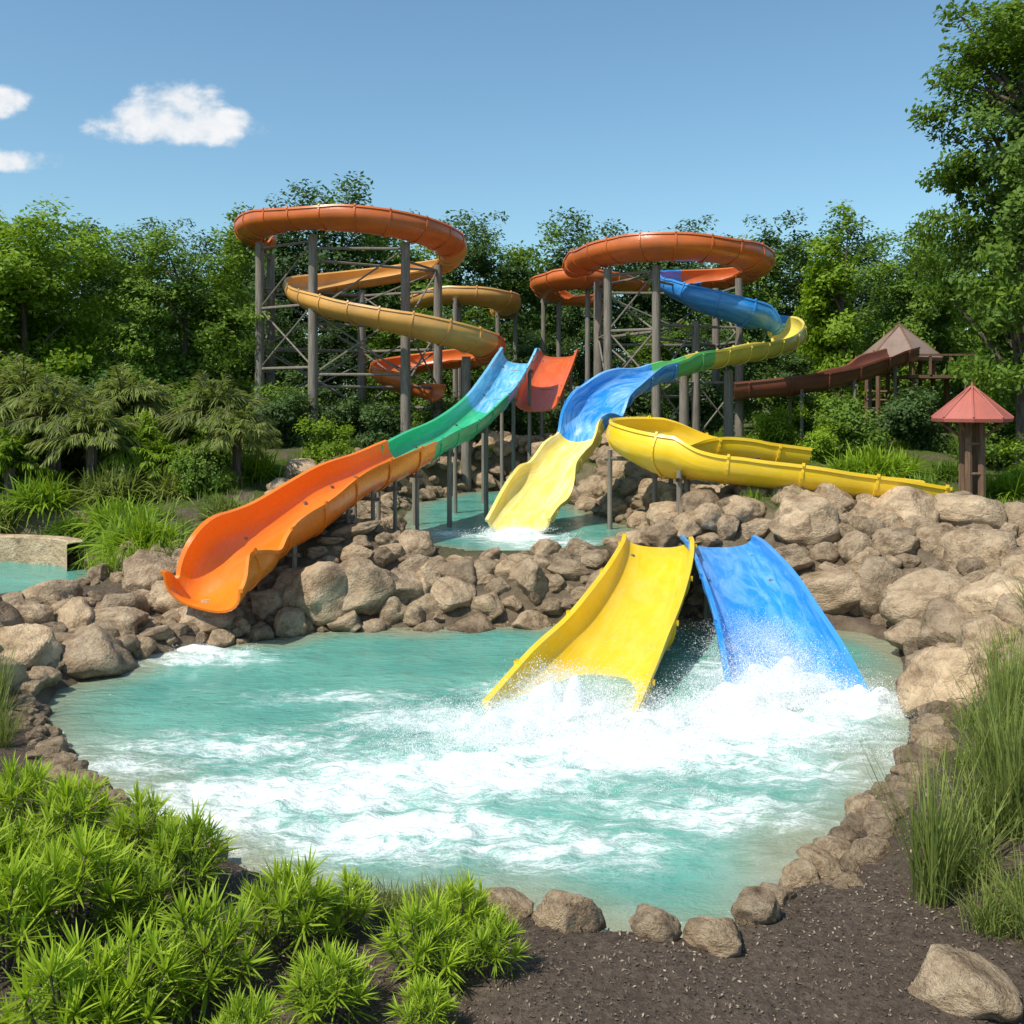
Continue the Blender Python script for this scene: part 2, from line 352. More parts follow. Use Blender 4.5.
inpool=lambda x,y: (sd1(x,y,POOL)<-.25) or (sd1(x,y,UP)<.12) or (sd1(x,y,LP)<-.1)
def av_slides(x,y):
    if inpool(x,y): return True
    if 2.3<x<4.3 and 20.5<y<25.2: return True
    if 4.0<x<6.3 and 20<y<25.2: return True
    return False
band('rock_wall',[(-6.2,20.6),(-4.4,21.8),(-1.8,22.1)],-.3,2.7,.28,.9,150,av_slides,power=1.4)
band('rock_wall',[(-1.9,22.1),(-.3,22.4),(2.4,22.8)],-.3,1.9,.26,.66,120,av_slides,dz=-.1,power=1.4)
band('rock_wall',[(6.2,23.0),(8.6,22.0)],-.2,3.8,.28,.95,140,av_slides,power=1.4)
band('rock_wall',[(2.6,25.6),(6.3,25.6)],-.2,1.6,.25,.6,60,av_slides)
band('rock_wall',[(8.4,22.2),(8.2,20.2),(7.6,18.0),(6.6,15.6)][::-1],-3.0,.2,.28,.95,150,av_slides,power=1.4)
band('rock_wall',[(2.6,22.9),(6.4,22.5)],0,1.2,.2,.36,50,lambda x,y:False,dz=-.08)
band('pool_edge_stones',[(6.6,15.8),(6.0,14.7),(5.0,13.0),(4.2,11.9),(3.45,10.9),(2.85,10.1)][::-1],-.45,.0,.14,.32,60,None,power=1)
band('pool_edge_stones',[(-7.6,15.9),(-6.9,14.7),(-5.8,13.3),(-4.5,11.9),(-3.1,10.55)],-.35,.1,.08,.2,70,None,power=1)
band('rock_bank',[(-8.3,16.0),(-8.4,18.2),(-7.0,20.4),(-5.8,21.2)],-.4,3.2,.26,.85,180,av_slides)
band('rock_bank',[(-4.1,31),(-4.0,36.3),(-2.4,41.5)],-.3,3.5,.25,.7,130,av_slides)
band('rock_bank',[(-2,42),(2,42.5),(4,38)],-.5,4,.3,.8,120,av_slides,dz=.1)
band('rock_bank',[(3.9,27.0),(4.1,29.5),(3.1,33),(2.4,38)][::-1],-.3,4.0,.25,.8,200,av_slides)
band('rock_bank',[(8.6,22),(8.6,26),(9,30)][::-1],-1.5,4.5,.28,.85,120,av_slides)
band('rock_bank',[(-3.6,24.6),(-3.6,28),(-4.0,31.5)],-.3,2.2,.2,.6,90,av_slides)
band('rock_bank',[(-9.8,22.8),(-7,24.5),(-5.5,28)],-.5,2.,.15,.5,70,av_slides)
for (x,y,s,fl) in [(-4.15,22.1,.86,1.2),(-3.0,22.6,.68,.95),(-5.3,22.0,.5,.9),(-6.9,21.3,.4,.8),(-7.9,20.2,.55,.7),(8.9,20.6,.95,.95),(8.2,22.4,.9,.85),(9.2,18.4,.95,.9),(9.9,25.4,1.0,.8),(8.1,16.9,.7,.9),(11.4,25.2,.9,.8),(10.6,22.6,.9,.85),(-2.0,23.0,.5,.9),(7.2,24.4,.75,.85),(3.2,25.7,.45,.9),(3.9,25.75,.5,.9),(5.0,25.8,.5,.8),(6.0,25.8,.5,.8),
                   (-9.8,18.6,.8,.95),(-9.4,16.8,.7,1.),(-8.6,15.3,.35,.9)]:
    rock(None,x,y,s,'boulder',.1,fl)
for (x,y,s,fl) in [(.50,9.15,.31,1.05),(1.27,8.85,.21,.95),(1.78,8.72,.29,.6),(2.25,9.2,.22,.95),(3.62,8.05,.38,.7),(-.04,9.4,.22,.6),(1.0,9.35,.15,.85),(2.55,9.7,.2,.6),(-.45,9.65,.16,.7),(3.2,10.3,.22,.7)]:
    rock(None,x,y,s,'boulder',.08,fl)

# ------------------------------------------------------------------ cylinders
def cyls(lst,mat=0,seg=10):
    parts=[]
    th=np.linspace(0,2*np.pi,seg,endpoint=False)
    for (p,q,r0,r1) in lst:
        p=np.array(p,float);q=np.array(q,float); d=unit(q-p); a=np.array([1,0,0]) if abs(d[0])<.8 else np.array([0,1,0])
        u=unit(np.cross(d,a)); v=np.cross(d,u)
        ring=np.cos(th)[:,None]*u+np.sin(th)[:,None]*v
        V=np.concatenate([p+ring*r0,q+ring*r1]); i=np.arange(seg); j=(i+1)%seg
        parts.append((V,np.stack([i,j,j+seg,i+seg],-1),mat,None))
        parts.append((np.concatenate([q+ring*r1]),np.arange(seg)[None,:],mat,None))
    return parts

# ------------------------------------------------------------------ slides
def catmull(P,n=14):
    P=np.array(P,float); Q=np.vstack([2*P[0]-P[1],P,2*P[-1]-P[-2]]); out=[]
    for i in range(1,len(Q)-2):
        for t in np.linspace(0,1,n,endpoint=False):
            a,b,c,d=Q[i-1],Q[i],Q[i+1],Q[i+2]
            out.append(.5*((2*b)+(-a+c)*t+(2*a-5*b+4*c-d)*t*t+(-a+3*b-3*c+d)*t**3))
    out.append(Q[-2]); return np.array(out)
def profile(w,d,t=.05,lip=.1,n=16,p=.75,grow=0):
    th=np.linspace(np.pi,2*np.pi,n); cx=np.cos(th); sx=np.sin(th)
    f=lambda a:np.sign(a)*np.abs(a)**p
    inn=np.stack([w*f(cx),d*f(sx)],-1); o=np.stack([(w+t+grow)*f(cx[::-1]),(d+t+grow)*f(sx[::-1])],-1)
    lp=np.array([(w+lip+grow,.02),(w+lip+grow,-.07),(w+t+grow,-.07)]); ll=lp[::-1].copy(); ll[:,0]*=-1
    pr=np.vstack([inn,lp,o[1:-1],ll]); pr[:,1]+=d/2; return pr
def sweep(C,Wd,Dd,up_b,kw):
    T=unit(np.gradient(C,axis=0)); Zu=np.array([0,0,1.]); S=unit(np.cross(T,Zu))
    K=np.gradient(T,axis=0); lat=np.sum(K*S,axis=1)/np.maximum(np.linalg.norm(np.gradient(C,axis=0),axis=1),1e-6)
    ker=np.ones(9)/9; lat=np.convolve(np.pad(lat,4,'edge'),ker,'valid'); ang=np.clip(-lat*up_b,-.5,.5)
    U=np.cross(S,T); S2=S*np.cos(ang)[:,None]+U*np.sin(ang)[:,None]; U2=np.cross(S2,T)
    V=[]
    for i in range(len(C)):
        pr=profile(Wd[i],Dd[i],**kw); V.append(C[i]+pr[:,:1]*S2[i]+pr[:,1:]*U2[i])
    return np.array(V)
def slide(name,pts,mats,width=.75,depth=.7,bank=1.5,splits=None,posts=None,ribs=1.6,kw={},post_r=.08,pmin=-.3):
    e=empty(name,tuple(pts[0][:3])); 
    C5=np.array([list(p)+[width,depth][len(p)-3:] if len(p)<5 else p for p in pts],float)
    C=catmull(C5); n=14
    V=sweep(C[:,:3],C[:,3],C[:,4],bank,kw); m=V.shape[1]
    ln=np.concatenate([[0],np.cumsum(np.linalg.norm(np.diff(C[:,:3],axis=0),axis=1))])
    faces=[];fm=[]
    sp=[s*n for s in (splits or [])]
    for i in range(len(C)-1):
        mi=sum(i>=s for s in sp)
        for j in range(m):
            k=(j+1)%m; faces.append((i*m+j,i*m+k,(i+1)*m+k,(i+1)*m+j)); fm.append(mi)
    faces.append(tuple(range(m))[::-1]); fm.append(0); faces.append(tuple((len(C)-1)*m+j for j in range(m))); fm.append(len(sp))
    me=bpy.data.meshes.new(name+'_channel'); off=np.array(pts[0][:3]); 
    me.from_pydata([tuple(v) for v in (V.reshape(-1,3)-off)],[],faces)
    for mt in mats: me.materials.append(mt)
    me.polygons.foreach_set('material_index',fm); me.polygons.foreach_set('use_smooth',[True]*len(faces))
    uv=me.uv_layers.new(name='UVMap'); li=np.zeros(len(me.loops),int); me.loops.foreach_get('vertex_index',li)
    r=li//m; c=li%m; uvs=np.stack([c/m*2,ln[r]],-1); uv.data.foreach_set('uv',uvs.ravel().astype(np.float32))
    me.update(); me.set_sharp_from_angle(angle=math.radians(50)); obj('channel',me,e)
    parts=[]; s=ribs*.5
    while s<ln[-1]:
        i=min(max(int(np.searchsorted(ln,s)),1),len(C)-2)
        tg=unit((C[i+1]-C[i-1])[:3])
        base=V[i]; pr0=profile(C[i,3],C[i,4],**kw)
        S2=unit(base[np.argmax(pr0[:,0])]-base[np.argmin(pr0[:,0])]); U2=np.cross(S2,tg)
        o=profile(C[i,3],C[i,4],grow=.045,**kw); nn=16; outer=o[nn:]
        rr=[]
        for dd in (-.035,.035): rr.append(C[i,:3]+tg*dd+outer[:,:1]*S2+outer[:,1:]*U2)
        inn=[C[i,:3]+tg*dd+(outer[:,:1]*.94)*S2+((outer[:,1:]-C[i,4]/2)*.94+C[i,4]/2)*U2 for dd in (-.035,.035)]
        q=len(outer); VV=np.concatenate([rr[0],rr[1],inn[0],inn[1]])-off; a=np.arange(q-1)
        mi=sum(i>=s_ for s_ in sp)
        parts.append((VV,np.concatenate([np.stack([a,a+1,a+1+q,a+q],-1),np.stack([a+2*q,a+1+2*q,a+1,a],-1),np.stack([a+q,a+1+q,a+1+3*q,a+3*q],-1)]),mi,None))
        s+=ribs
    fl=np_mesh(name+'_flanges',parts,mats); fl.uv_layers.new(name='UVMap'); obj('joint_flanges',fl,e)
    if posts:
        cl=[]; s=posts*.6
        while s<ln[-1]-.5:
            i=min(int(np.searchsorted(ln,s)),len(C)-1); c=C[i]; zb=c[2]-c[4]/2-.05
            tg=unit((C[min(i+1,len(C)-1)]-C[i-1])[:3]); Sd=unit(np.cross(tg,[0,0,1.]))
            g=hz(c[0],c[1])
            if zb-g>.25 and sd1(c[0],c[1],POOL)>pmin:
                for sg in (-1,1):
                    b=c[:3]+Sd*sg*(c[3]*.8); gg=hz(b[0],b[1])
                    cl.append(((b[0]-off[0],b[1]-off[1],gg-.3-off[2]),(b[0]-off[0],b[1]-off[1],zb+c[4]*.35-off[2]),post_r,post_r*.9))
                a=c[:3]+Sd*c[3]*1.0; b=c[:3]-Sd*c[3]*1.0; a[2]=b[2]=zb-.02
                cl.append((a-off,b-off,post_r*.8,post_r*.8))
            s+=posts
        if cl: obj('support_posts',np_mesh(name+'_posts',cyls(cl),[WOODG],smooth=False),e)
    return e

slide('orange_water_slide',[(-6.3,20.3,1.05,.88,.62),(-6.05,21.0,1.25,.95,.75),(-5.85,22.1,1.8,.86,.82),(-5.15,23.7,2.2,.88,.85),(-4.3,25.4,2.85,.82,.8),(-3.5,27,3.18,.8,.76),(-2.85,28.4,3.5,.75,.68)],[P_ORANGE],posts=1.1,ribs=1.5,post_r=.06,bank=1,pmin=1.3)
slide('green_water_slide',[(-3.0,28.2,3.4),(-2.46,30,3.72),(-1.69,32.5,4.1),(-.85,35,4.85),(-.32,37.5,5.65),(.2,40,6.6),(.32,40.9,6.8)],[P_GREEN,P_CYAN],width=.70,depth=.62,splits=[3],posts=3.4,bank=.5)
slide('orange_spiral_slide',[(-11.5,46.5,12.2),(-11.75,44.5,12.25),(-10.7,42,12.3),(-8.4,40.4,12.25),(-5.9,39.9,12.1),(-3.7,41,11.85),(-2.55,43.4,11.55),(-3.1,46,11.15),(-5.4,47.2,10.9),(-8.0,46.6,10.45),(-9.5,44.3,9.85),(-8.2,41.5,8.95),(-5.6,40,8.25),(-2.9,40,7.65),(-1.1,41.8,7.2),(-1.1,45,6.95),(-3.4,47,6.8),(-5.6,46.8,6.4),(-5.6,44.2,5.9),(-3.2,43,5.25)],[P_ORANGE_D,P_TAN,P_ORANGE_D],width=.60,depth=.50,splits=[6,14],bank=2.2,ribs=1.3)
slide('blue_yellow_spiral_slide',[(3.1,46.2,11.0),(3.2,44.5,11.1),(4.1,42.3,11.15),(5.7,40.9,11.15),(7.9,40.9,11.1),(10.1,42.3,10.95),(11.1,45,10.85),(10.4,47.4,10.75),(8.4,47.4,10.6),(7.1,45.2,10.2),(7.7,42.6,9.3),(9.7,42,8.6),(11.5,43,8.1),(11.4,41,7.4),(9.0,38,6.8),(6.8,36,6.4),(5.36,35,6.0),(3.84,34,5.5,.8,.62),(2.84,33,4.75,.85,.6),(2.3,32,3.95,.85,.58),(1.55,31,3.1,.85,.55),(.8,30,2.25,.85,.5),(.2,28.4,1.42,.9,.45)],[P_ORANGE_D,P_BLUE,P_YELP,P_LGREEN,P_BLUEW,P_YELW],width=.66,depth=.56,splits=[8,12,15,16,19],bank=1.8,ribs=1.3)
slide('small_orange_slide',[(6.6,52,10.8),(4.8,50,10.9),(2.9,49.5,10.9),(1.6,51.5,10.8),(2.2,54,10.6),(4.4,54.5,10.3)],[P_ORANGE_D],width=.62,depth=.5,posts=6.0,bank=1,post_r=.14)
slide('amber_slide',[(-5.4,53,10.1),(-3.4,51.5,10.3),(-1.4,51.5,10.2),(-.1,53,10.0),(-.6,55.5,9.8)],[P_TAN],width=.62,depth=.5,posts=5.0,bank=1,post_r=.14)
slide('red_orange_water_slide',[(2.2,46.6,7.15,.8,.3),(2.05,45.0,7.0,.8,.45),(1.62,42.3,6.2,.85,.55),(1.2,40.2,5.35,.85,.6),(.95,39.0,4.85,.85,.6)],[P_REDOR],width=.85,depth=.6,posts=3.5,bank=0)
slide('yellow_flume_slide',[(9.0,31.3,3.2),(7.0,31.1,3.45),(4.9,30.9,3.7),(3.75,30.0,3.72),(3.55,28.8,3.6),(4.2,27.8,3.35),(5.6,27.3,3.13),(7.5,27.0,2.92),(9.5,26.9,2.66),(11.4,26.9,2.4)],[P_YEL],width=.82,depth=.66,posts=2.4,bank=1.2,ribs=1.8)
slide('yellow_water_slide',[(3.62,24.9,1.48,.76,.3),(3.42,23.6,1.36,.78,.45),(2.9,21.5,1.02,.84,.62),(2.15,19.2,.57,.94,.70),(1.4,17.4,.22,1.06,.66),(.7,15.6,-.06,1.15,.46)],[P_YEL],bank=.5,ribs=2.4,posts=1.6,kw={'p':.74})
slide('blue_water_slide',[(5.12,24.9,1.48,.84,.3),(5.1,23.6,1.36,.86,.45),(5.05,21.5,1.0,.92,.62),(4.95,19.4,.54,.96,.70),(4.85,17.9,.22,1.02,.64),(4.7,16.3,-.08,1.06,.44)],[P_BLUEF],bank=.5,ribs=2.4,posts=1.6,kw={'p':.74})
slide('brown_slide',[(18.0,46,7.05),(16.6,45,6.7),(15.2,44,6.2),(12.4,43,5.65),(9.4,43,5.4)],[P_BROWN],width=.8,depth=.7,posts=2.6,bank=.5)

def tower(name,posts,levels,braces,r=.2):
    e=empty(name,(posts[0][0],posts[0][1],0)); off=np.array([posts[0][0],posts[0][1],0.])
    cl=[]
    for (x,y,zt) in posts: cl.append((np.array((x,y,hz(x,y)-.4))-off,np.array((x,y,zt))-off,r,r*.85))
    obj('posts',np_mesh(name+'_posts',cyls(cl,seg=12),[WOODG],smooth=True),e)
    cb=[]
    for (i,j,z) in levels:
        a,b=posts[i],posts[j]; cb.append((np.array((a[0],a[1],z))-off,np.array((b[0],b[1],z))-off,.06,.06))
    obj('beams',np_mesh(name+'_beams',cyls(cb,seg=6),[WOODG]),e)
    cb=[]
    for (i,j,z0,z1) in braces:
        a,b=posts[i],posts[j]; cb.append((np.array((a[0],a[1],z0))-off,np.array((b[0],b[1],z1))-off,.04,.04))
    obj('diagonal_braces',np_mesh(name+'_braces',cyls(cb,seg=6),[WOODG]),e)
LPst=[(-10.9,43.2,11.8),(-8.2,41.2,11.8),(-4.4,41.3,11.5),(-3.3,44.5,11.0),(-7,46.6,10.1),(-11.1,46,11.7),(-1.9,41.5,6.8)]
lv=[];br=[]
for (i,j) in [(0,1),(1,2),(2,3),(3,4),(4,5),(5,0),(0,4),(1,3)]:
    zt=min(LPst[i][2],LPst[j][2])-.25
    for z in (zt,zt-2.6,zt-5.2): lv.append((i,j,z))
    br.append((i,j,zt-2.6,zt)); br.append((i,j,zt-2.6,zt-5.2)); br.append((i,j,zt-5.2,zt-2.6))
tower('slide_support_tower',LPst,lv,br,.22)
RP=[(4.1,42.8,10.6),(6.0,41.6,10.6),(7.9,43.0,8.4),(9.9,43.6,10.3),(9.5,46.6,10.2),(4.0,46.2,10.5),(6.4,37.2,5.9),(8.1,37.4,6.1)]
lv=[];br=[]
for (i,j) in [(0,1),(1,2),(2,3),(3,4),(4,5),(5,0),(1,4),(1,5)]:
    zt=min(RP[i][2],RP[j][2])-.25
    for z in (zt,zt-2.4,zt-4.8): lv.append((i,j,z))
    br.append((i,j,zt-2.4,zt)); br.append((i,j,zt-2.4,zt-4.8)); br.append((i,j,zt-4.8,zt-2.4))
tower('slide_support_tower',RP,lv,br,.2)

# ------------------------------------------------------------------ kiosk & hut
def pyramid_roof(name,r,h,n,th,mat,rings=6):
    V=[];F=[]
    for k in range(rings+1):
        t=k/rings; rr=r*(1-t)+.03; z=h*t**.92
        for i in range(n):
            a=2*math.pi*i/n+math.pi/n; V.append((rr*math.cos(a),rr*math.sin(a),z))
    for k in range(rings):
        for i in range(n):
            j=(i+1)%n; F.append((k*n+i,k*n+j,(k+1)*n+j,(k+1)*n+i))
    F.append(tuple(rings*n+i for i in range(n)))
    b=len(V)
    for rr in (r,r*.9):
        for i in range(n):
            a=2*math.pi*i/n+math.pi/n; V.append((rr*math.cos(a),rr*math.sin(a),-th))
    for i in range(n):
        j=(i+1)%n; F.append((b+i,b+j,j,i)); F.append((b+n+i,b+n+j,b+j,b+i))
    F.append(tuple(b+n+i for i in range(n))[::-1])
    me=bpy.data.meshes.new(name); me.from_pydata(V,[],F); me.materials.append(mat)
    uv=me.uv_layers.new(name='UVMap')
    for lp in me.loops:
        c=me.vertices[lp.vertex_index].co; uv.data[lp.index].uv=(math.atan2(c.y,c.x)*3,c.z)
    return me
kx,ky=13.8,30.0; kz=hz(kx,ky)
k=empty('red_roof_kiosk',(kx,ky,kz)); H0=4.45-kz
obj('roof',pyramid_roof('kiosk_roof',1.1,.92,8,.1,P_ROOFR),k,(0,0,H0))
cl=[((.0,0,H0+.85),(0,0,H0+1.1),.06,.02)]
for a in range(8):
    t=a*math.pi/4+math.pi/8; cl.append(((1.12*math.cos(t),1.12*math.sin(t),H0+.03),(.05*math.cos(t),.05*math.sin(t),H0+.95),.03,.03))
ribm=np_mesh('kiosk_ribs',cyls(cl,seg=6),[P_ROOFR]); ribm.uv_layers.new(name='UVMap'); obj('roof_ribs',ribm,k)
cl=[]
for (a,b) in ((-.2,-.2),(.2,-.2),(.2,.2),(-.2,.2)):
    cl.append(((a,b,-.3),(a,b,H0-.1),.12,.10)); cl.append(((a,b,H0-.6),(a*3.4,b*3.4,H0-.1),.045,.045))
cl.append(((-.26,-.25,.9),(.26,-.25,.9),.05,.05)); cl.append(((-.26,-.25,1.8),(.26,-.25,1.8),.05,.05))
obj('posts',np_mesh('kiosk_posts',cyls(cl,seg=8),[WOODB]),k)
hx,hy=18.6,48.0; hz0=hz(hx,hy); h=empty('wooden_gazebo',(hx,hy,hz0)); ez=7.0-hz0
obj('roof',pyramid_roof('gazebo_roof',1.9,1.6,6,.14,P_ROOFG),h,(0,0,ez))
cl=[((0,0,ez+1.5),(0,0,ez+1.8),.08,.02)]
for a in range(6):
    t=a*math.pi/3+math.pi/6; c,s=math.cos(t),math.sin(t)
    cl.append(((1.5*c,1.5*s,-.4),(1.5*c,1.5*s,ez-.05),.12,.11)); t2=t+math.pi/3; c2,s2=math.cos(t2),math.sin(t2)
    for zz in (ez-1.6,ez-2.0,ez-2.4): cl.append(((1.5*c,1.5*s,zz),(1.5*c2,1.5*s2,zz),.05,.05))
    cl.append(((1.92*c,1.92*s,ez+.02),(.05*c,.05*s,ez+1.6),.05,.05))
obj('posts_and_rails',np_mesh('gazebo_posts',cyls(cl,seg=8),[WOODB]),h)
def box(v0,v1):
    x0,y0,z0=v0;x1,y1,z1=v1
    V=[(x0,y0,z0),(x1,y0,z0),(x1,y1,z0),(x0,y1,z0),(x0,y0,z1),(x1,y0,z1),(x1,y1,z1),(x0,y1,z1)]
    return (V,[(0,3,2,1),(4,5,6,7),(0,1,5,4),(1,2,6,5),(2,3,7,6),(3,0,4,7)],0,None)
dk=empty('viewing_deck',(19.5,46.5,hz(19.5,46.5))); 
parts=[box((-1.5,-1.2,2.6),(5,1.4,2.75))]+[box((-1.5+i*.9,-1.25,2.76),(-1.4+i*.9,-1.15,3.6)) for i in range(8)]+[box((-1.5,-1.27,3.61),(5,-1.13,3.7))]
obj('platform',np_mesh('deck',parts,[WOODB]),dk)
obj('legs',np_mesh('deck_legs',cyls([((x,y,-.4),(x,y,2.59),.12,.12) for x in (-1.2,1.2,3.5) for y in (-1,1.1)]),[WOODB]),dk)

def edging(name,P,w,h,z):
    C=catmull([(x,y,z) for x,y in P],10); T=unit(np.gradient(C,axis=0)); S=np.cross(T,[0,0,1.])
    pr=np.array([(-w,-.6),(w,-.6),(w,h-.04),(w-.04,h),(-w+.04,h),(-w,h-.04)]); V=np.array([c+pr[:,:1]*s+pr[:,1:]*np.array([0,0,1.]) for c,s in zip(C,S)]); m=6
    f=[(i*m+j,i*m+(j+1)%m,(i+1)*m+(j+1)%m,(i+1)*m+j) for i in range(len(C)-1) for j in range(m)]
    obj(name,np_mesh(name,[(V.reshape(-1,3),np.array(f),0,None)],[ROCK]))
edging('stone_pond_edging',[(-20,28.8),(-16,28.4),(-13.4,28.0),(-12.1,27.4),(-11.6,26.6)],.22,.75,.45)

# ------------------------------------------------------------------ foliage
def leaves(c,nrm,size,asp=.5):
    n=len(c); a=unit(rng.normal(size=(n,3))); a=unit(a-nrm*np.sum(a*nrm,1,keepdims=True)); b=np.cross(nrm,a)
    s=size[:,None]; V=np.stack([c-a*s,c+b*s*asp+nrm*s*.1,c+a*s,c-b*s*asp+nrm*s*.1],1).reshape(-1,3)
    return V,np.arange(n*4).reshape(n,4)
def tree_mesh(name,h,cr,cz,czr,nl,ncl,lpc,leaf,clr,leafm,seed,tr=.22,limbs=14):
    global rng; rng=np.random.default_rng(seed)
    lob=runit(nl)*rng.uniform(.25,.75,(nl,1)); lob[:,2]=np.linspace(-.7,.75,nl)
    rad=np.sqrt(np.maximum(.1,1-lob[:,2]**2)); lob[:,:2]*=(rad/np.maximum(.3,np.hypot(lob[:,0],lob[:,1]))*rng.uniform(.3,.62,nl))[:,None]
    k=rng.integers(nl,size=ncl); cc=lob[k]+runit(ncl)*rng.uniform(.25,.48,(ncl,1))
    cc=cc*np.array([cr,cr,czr])+np.array([0,0,cz])
    base=cc.copy(); cc=np.repeat(cc,lpc,0); n=len(cc)
    g=rng.normal(size=(n,3))*np.array([1,1,.6]); g=g/np.maximum(1,np.linalg.norm(g,axis=1,keepdims=True)/1.5)
    p=cc+g*clr*rng.uniform(.7,1.2,(n,1))
    out=unit((p-np.array([0,0,cz]))/np.array([cr,cr,czr])); nrm=unit(out*.8+np.array([0,0,.6])+rng.normal(size=(n,3))*.55)
    V,F=leaves(p,nrm,leaf*rng.uniform(.6,1.3,n))
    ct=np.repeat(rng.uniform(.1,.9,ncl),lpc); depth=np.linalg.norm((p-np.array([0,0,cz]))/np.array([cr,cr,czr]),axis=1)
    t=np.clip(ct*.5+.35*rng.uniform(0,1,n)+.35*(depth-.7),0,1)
    parts=[(V,F,1,np.repeat(t,4))]
    cl=[((0,0,-.5),(0,0,cz-czr*.3),tr,tr*.7),((0,0,cz-czr*.3),(rng.normal()*.2,rng.normal()*.2,cz+czr*.5),tr*.7,tr*.2)]
    for i in range(limbs):
        q=base[rng.integers(ncl)]; z0=max(h*.15,min(cz+czr*.4,q[2]-rng.uniform(.5,2.)*cr*.4)); mid=np.array([q[0]*.5,q[1]*.5,(z0+q[2])/2+.1])
        cl.append(((0,0,z0),mid,tr*.35,tr*.22)); cl.append((mid,q,tr*.22,tr*.06))
    parts+=cyls(cl,0,6)
    return np_mesh(name,parts,[BARK,leafm])
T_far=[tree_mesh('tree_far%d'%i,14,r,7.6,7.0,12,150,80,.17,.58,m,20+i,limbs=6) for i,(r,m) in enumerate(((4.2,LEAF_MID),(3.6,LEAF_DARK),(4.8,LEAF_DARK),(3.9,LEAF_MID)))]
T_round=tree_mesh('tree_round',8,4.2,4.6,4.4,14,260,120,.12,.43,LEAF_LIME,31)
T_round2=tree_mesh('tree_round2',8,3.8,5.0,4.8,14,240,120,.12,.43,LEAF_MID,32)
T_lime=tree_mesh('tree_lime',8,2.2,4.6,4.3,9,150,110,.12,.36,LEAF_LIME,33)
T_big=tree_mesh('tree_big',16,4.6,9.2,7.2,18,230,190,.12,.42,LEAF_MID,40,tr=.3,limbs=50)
rng=np.random.default_rng(5)
fe=empty('distant_trees')
def far(px,top,D,m=None,wid=1.):
    x=(px-512)*D/1000; zt=5+(400-top)*D/1000; g=hz(x,D); s=(zt-g)/15.4
    obj('tree',T_far[rng.integers(4) if m is None else m],fe,(x,D,g),(0,0,rng.uniform(0,6.28)),(s*wid,s*wid,s))
for px,top,D in [(-40,212,66),(5,210,64),(55,224,66),(95,222,70),(140,216,66),(190,234,64),(225,222,68),(262,200,66),(290,186,62),(340,180,62),(372,194,66),(410,222,64),(450,208,68),(480,216,64),(520,220,66),(560,212,68),(600,226,64),(640,228,66),(680,220,66),(720,230,64),(760,226,66),(800,210,66),(845,210,64),(885,240,62),(920,256,60),(960,246,62),(1005,226,62),(1050,206,62)]:
    far(px,top,D)
for px in range(-120,1180,130): far(px,244+rng.uniform(-8,12),82,wid=1.35)
for px in list(range(330,1120,66)): far(px,312+rng.uniform(-22,22),56,wid=1.45)
for px in (-60,60,190,270): far(px,300,57,m=2,wid=1.45)
def tr(me,x,y,s,sz=None,name='broadleaf_tree',rot=None):
    return obj(name,me,None,(x,y,hz(x,y)),(0,0,rng.uniform(0,6.28) if rot is None else rot),(s,s,sz or s))
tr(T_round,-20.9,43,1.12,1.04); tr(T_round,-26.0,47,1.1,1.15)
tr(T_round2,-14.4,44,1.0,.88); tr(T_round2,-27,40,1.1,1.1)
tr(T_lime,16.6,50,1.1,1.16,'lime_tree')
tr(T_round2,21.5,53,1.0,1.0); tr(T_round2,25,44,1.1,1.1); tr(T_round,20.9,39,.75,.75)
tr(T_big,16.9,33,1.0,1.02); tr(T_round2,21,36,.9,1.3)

def blades(base,dir_,Ln,W,droop,segs=4,roll=.6,tintv=None):
    n=len(base); t=np.linspace(0,1,segs+1); Zv=np.array([0,0,1.])
    side=unit(np.cross(dir_,Zv)+1e-4); up=np.cross(side,dir_); a=rng.uniform(-roll,roll,n)[:,None]; side=side*np.cos(a)+up*np.sin(a)
    P=base[:,None]+dir_[:,None]*(Ln[:,None]*t)[:,:,None]-Zv*(Ln*droop)[:,None,None]*(t**2)[None,:,None]
    w=(W[:,None]*np.clip(1.0-t**2.2,.04,1)*np.clip(.45+t*2,0,1))[:,:,None]*side[:,None]
    V=np.stack([P-w,P+w],2).reshape(-1,3); k=2*(segs+1)
    f=np.array([[2*i,2*i+1,2*i+3,2*i+2] for i in range(segs)]); F=(f[None]+(np.arange(n)*k)[:,None,None]).reshape(-1,4)
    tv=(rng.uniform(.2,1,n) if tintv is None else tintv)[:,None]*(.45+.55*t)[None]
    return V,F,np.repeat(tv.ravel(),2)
def dirs(n,e0,e1):
    a=rng.uniform(0,6.283,n); e=np.radians(rng.uniform(e0,e1,n)); return np.stack([np.cos(a)*np.cos(e),np.sin(a)*np.cos(e),np.sin(e)],-1)
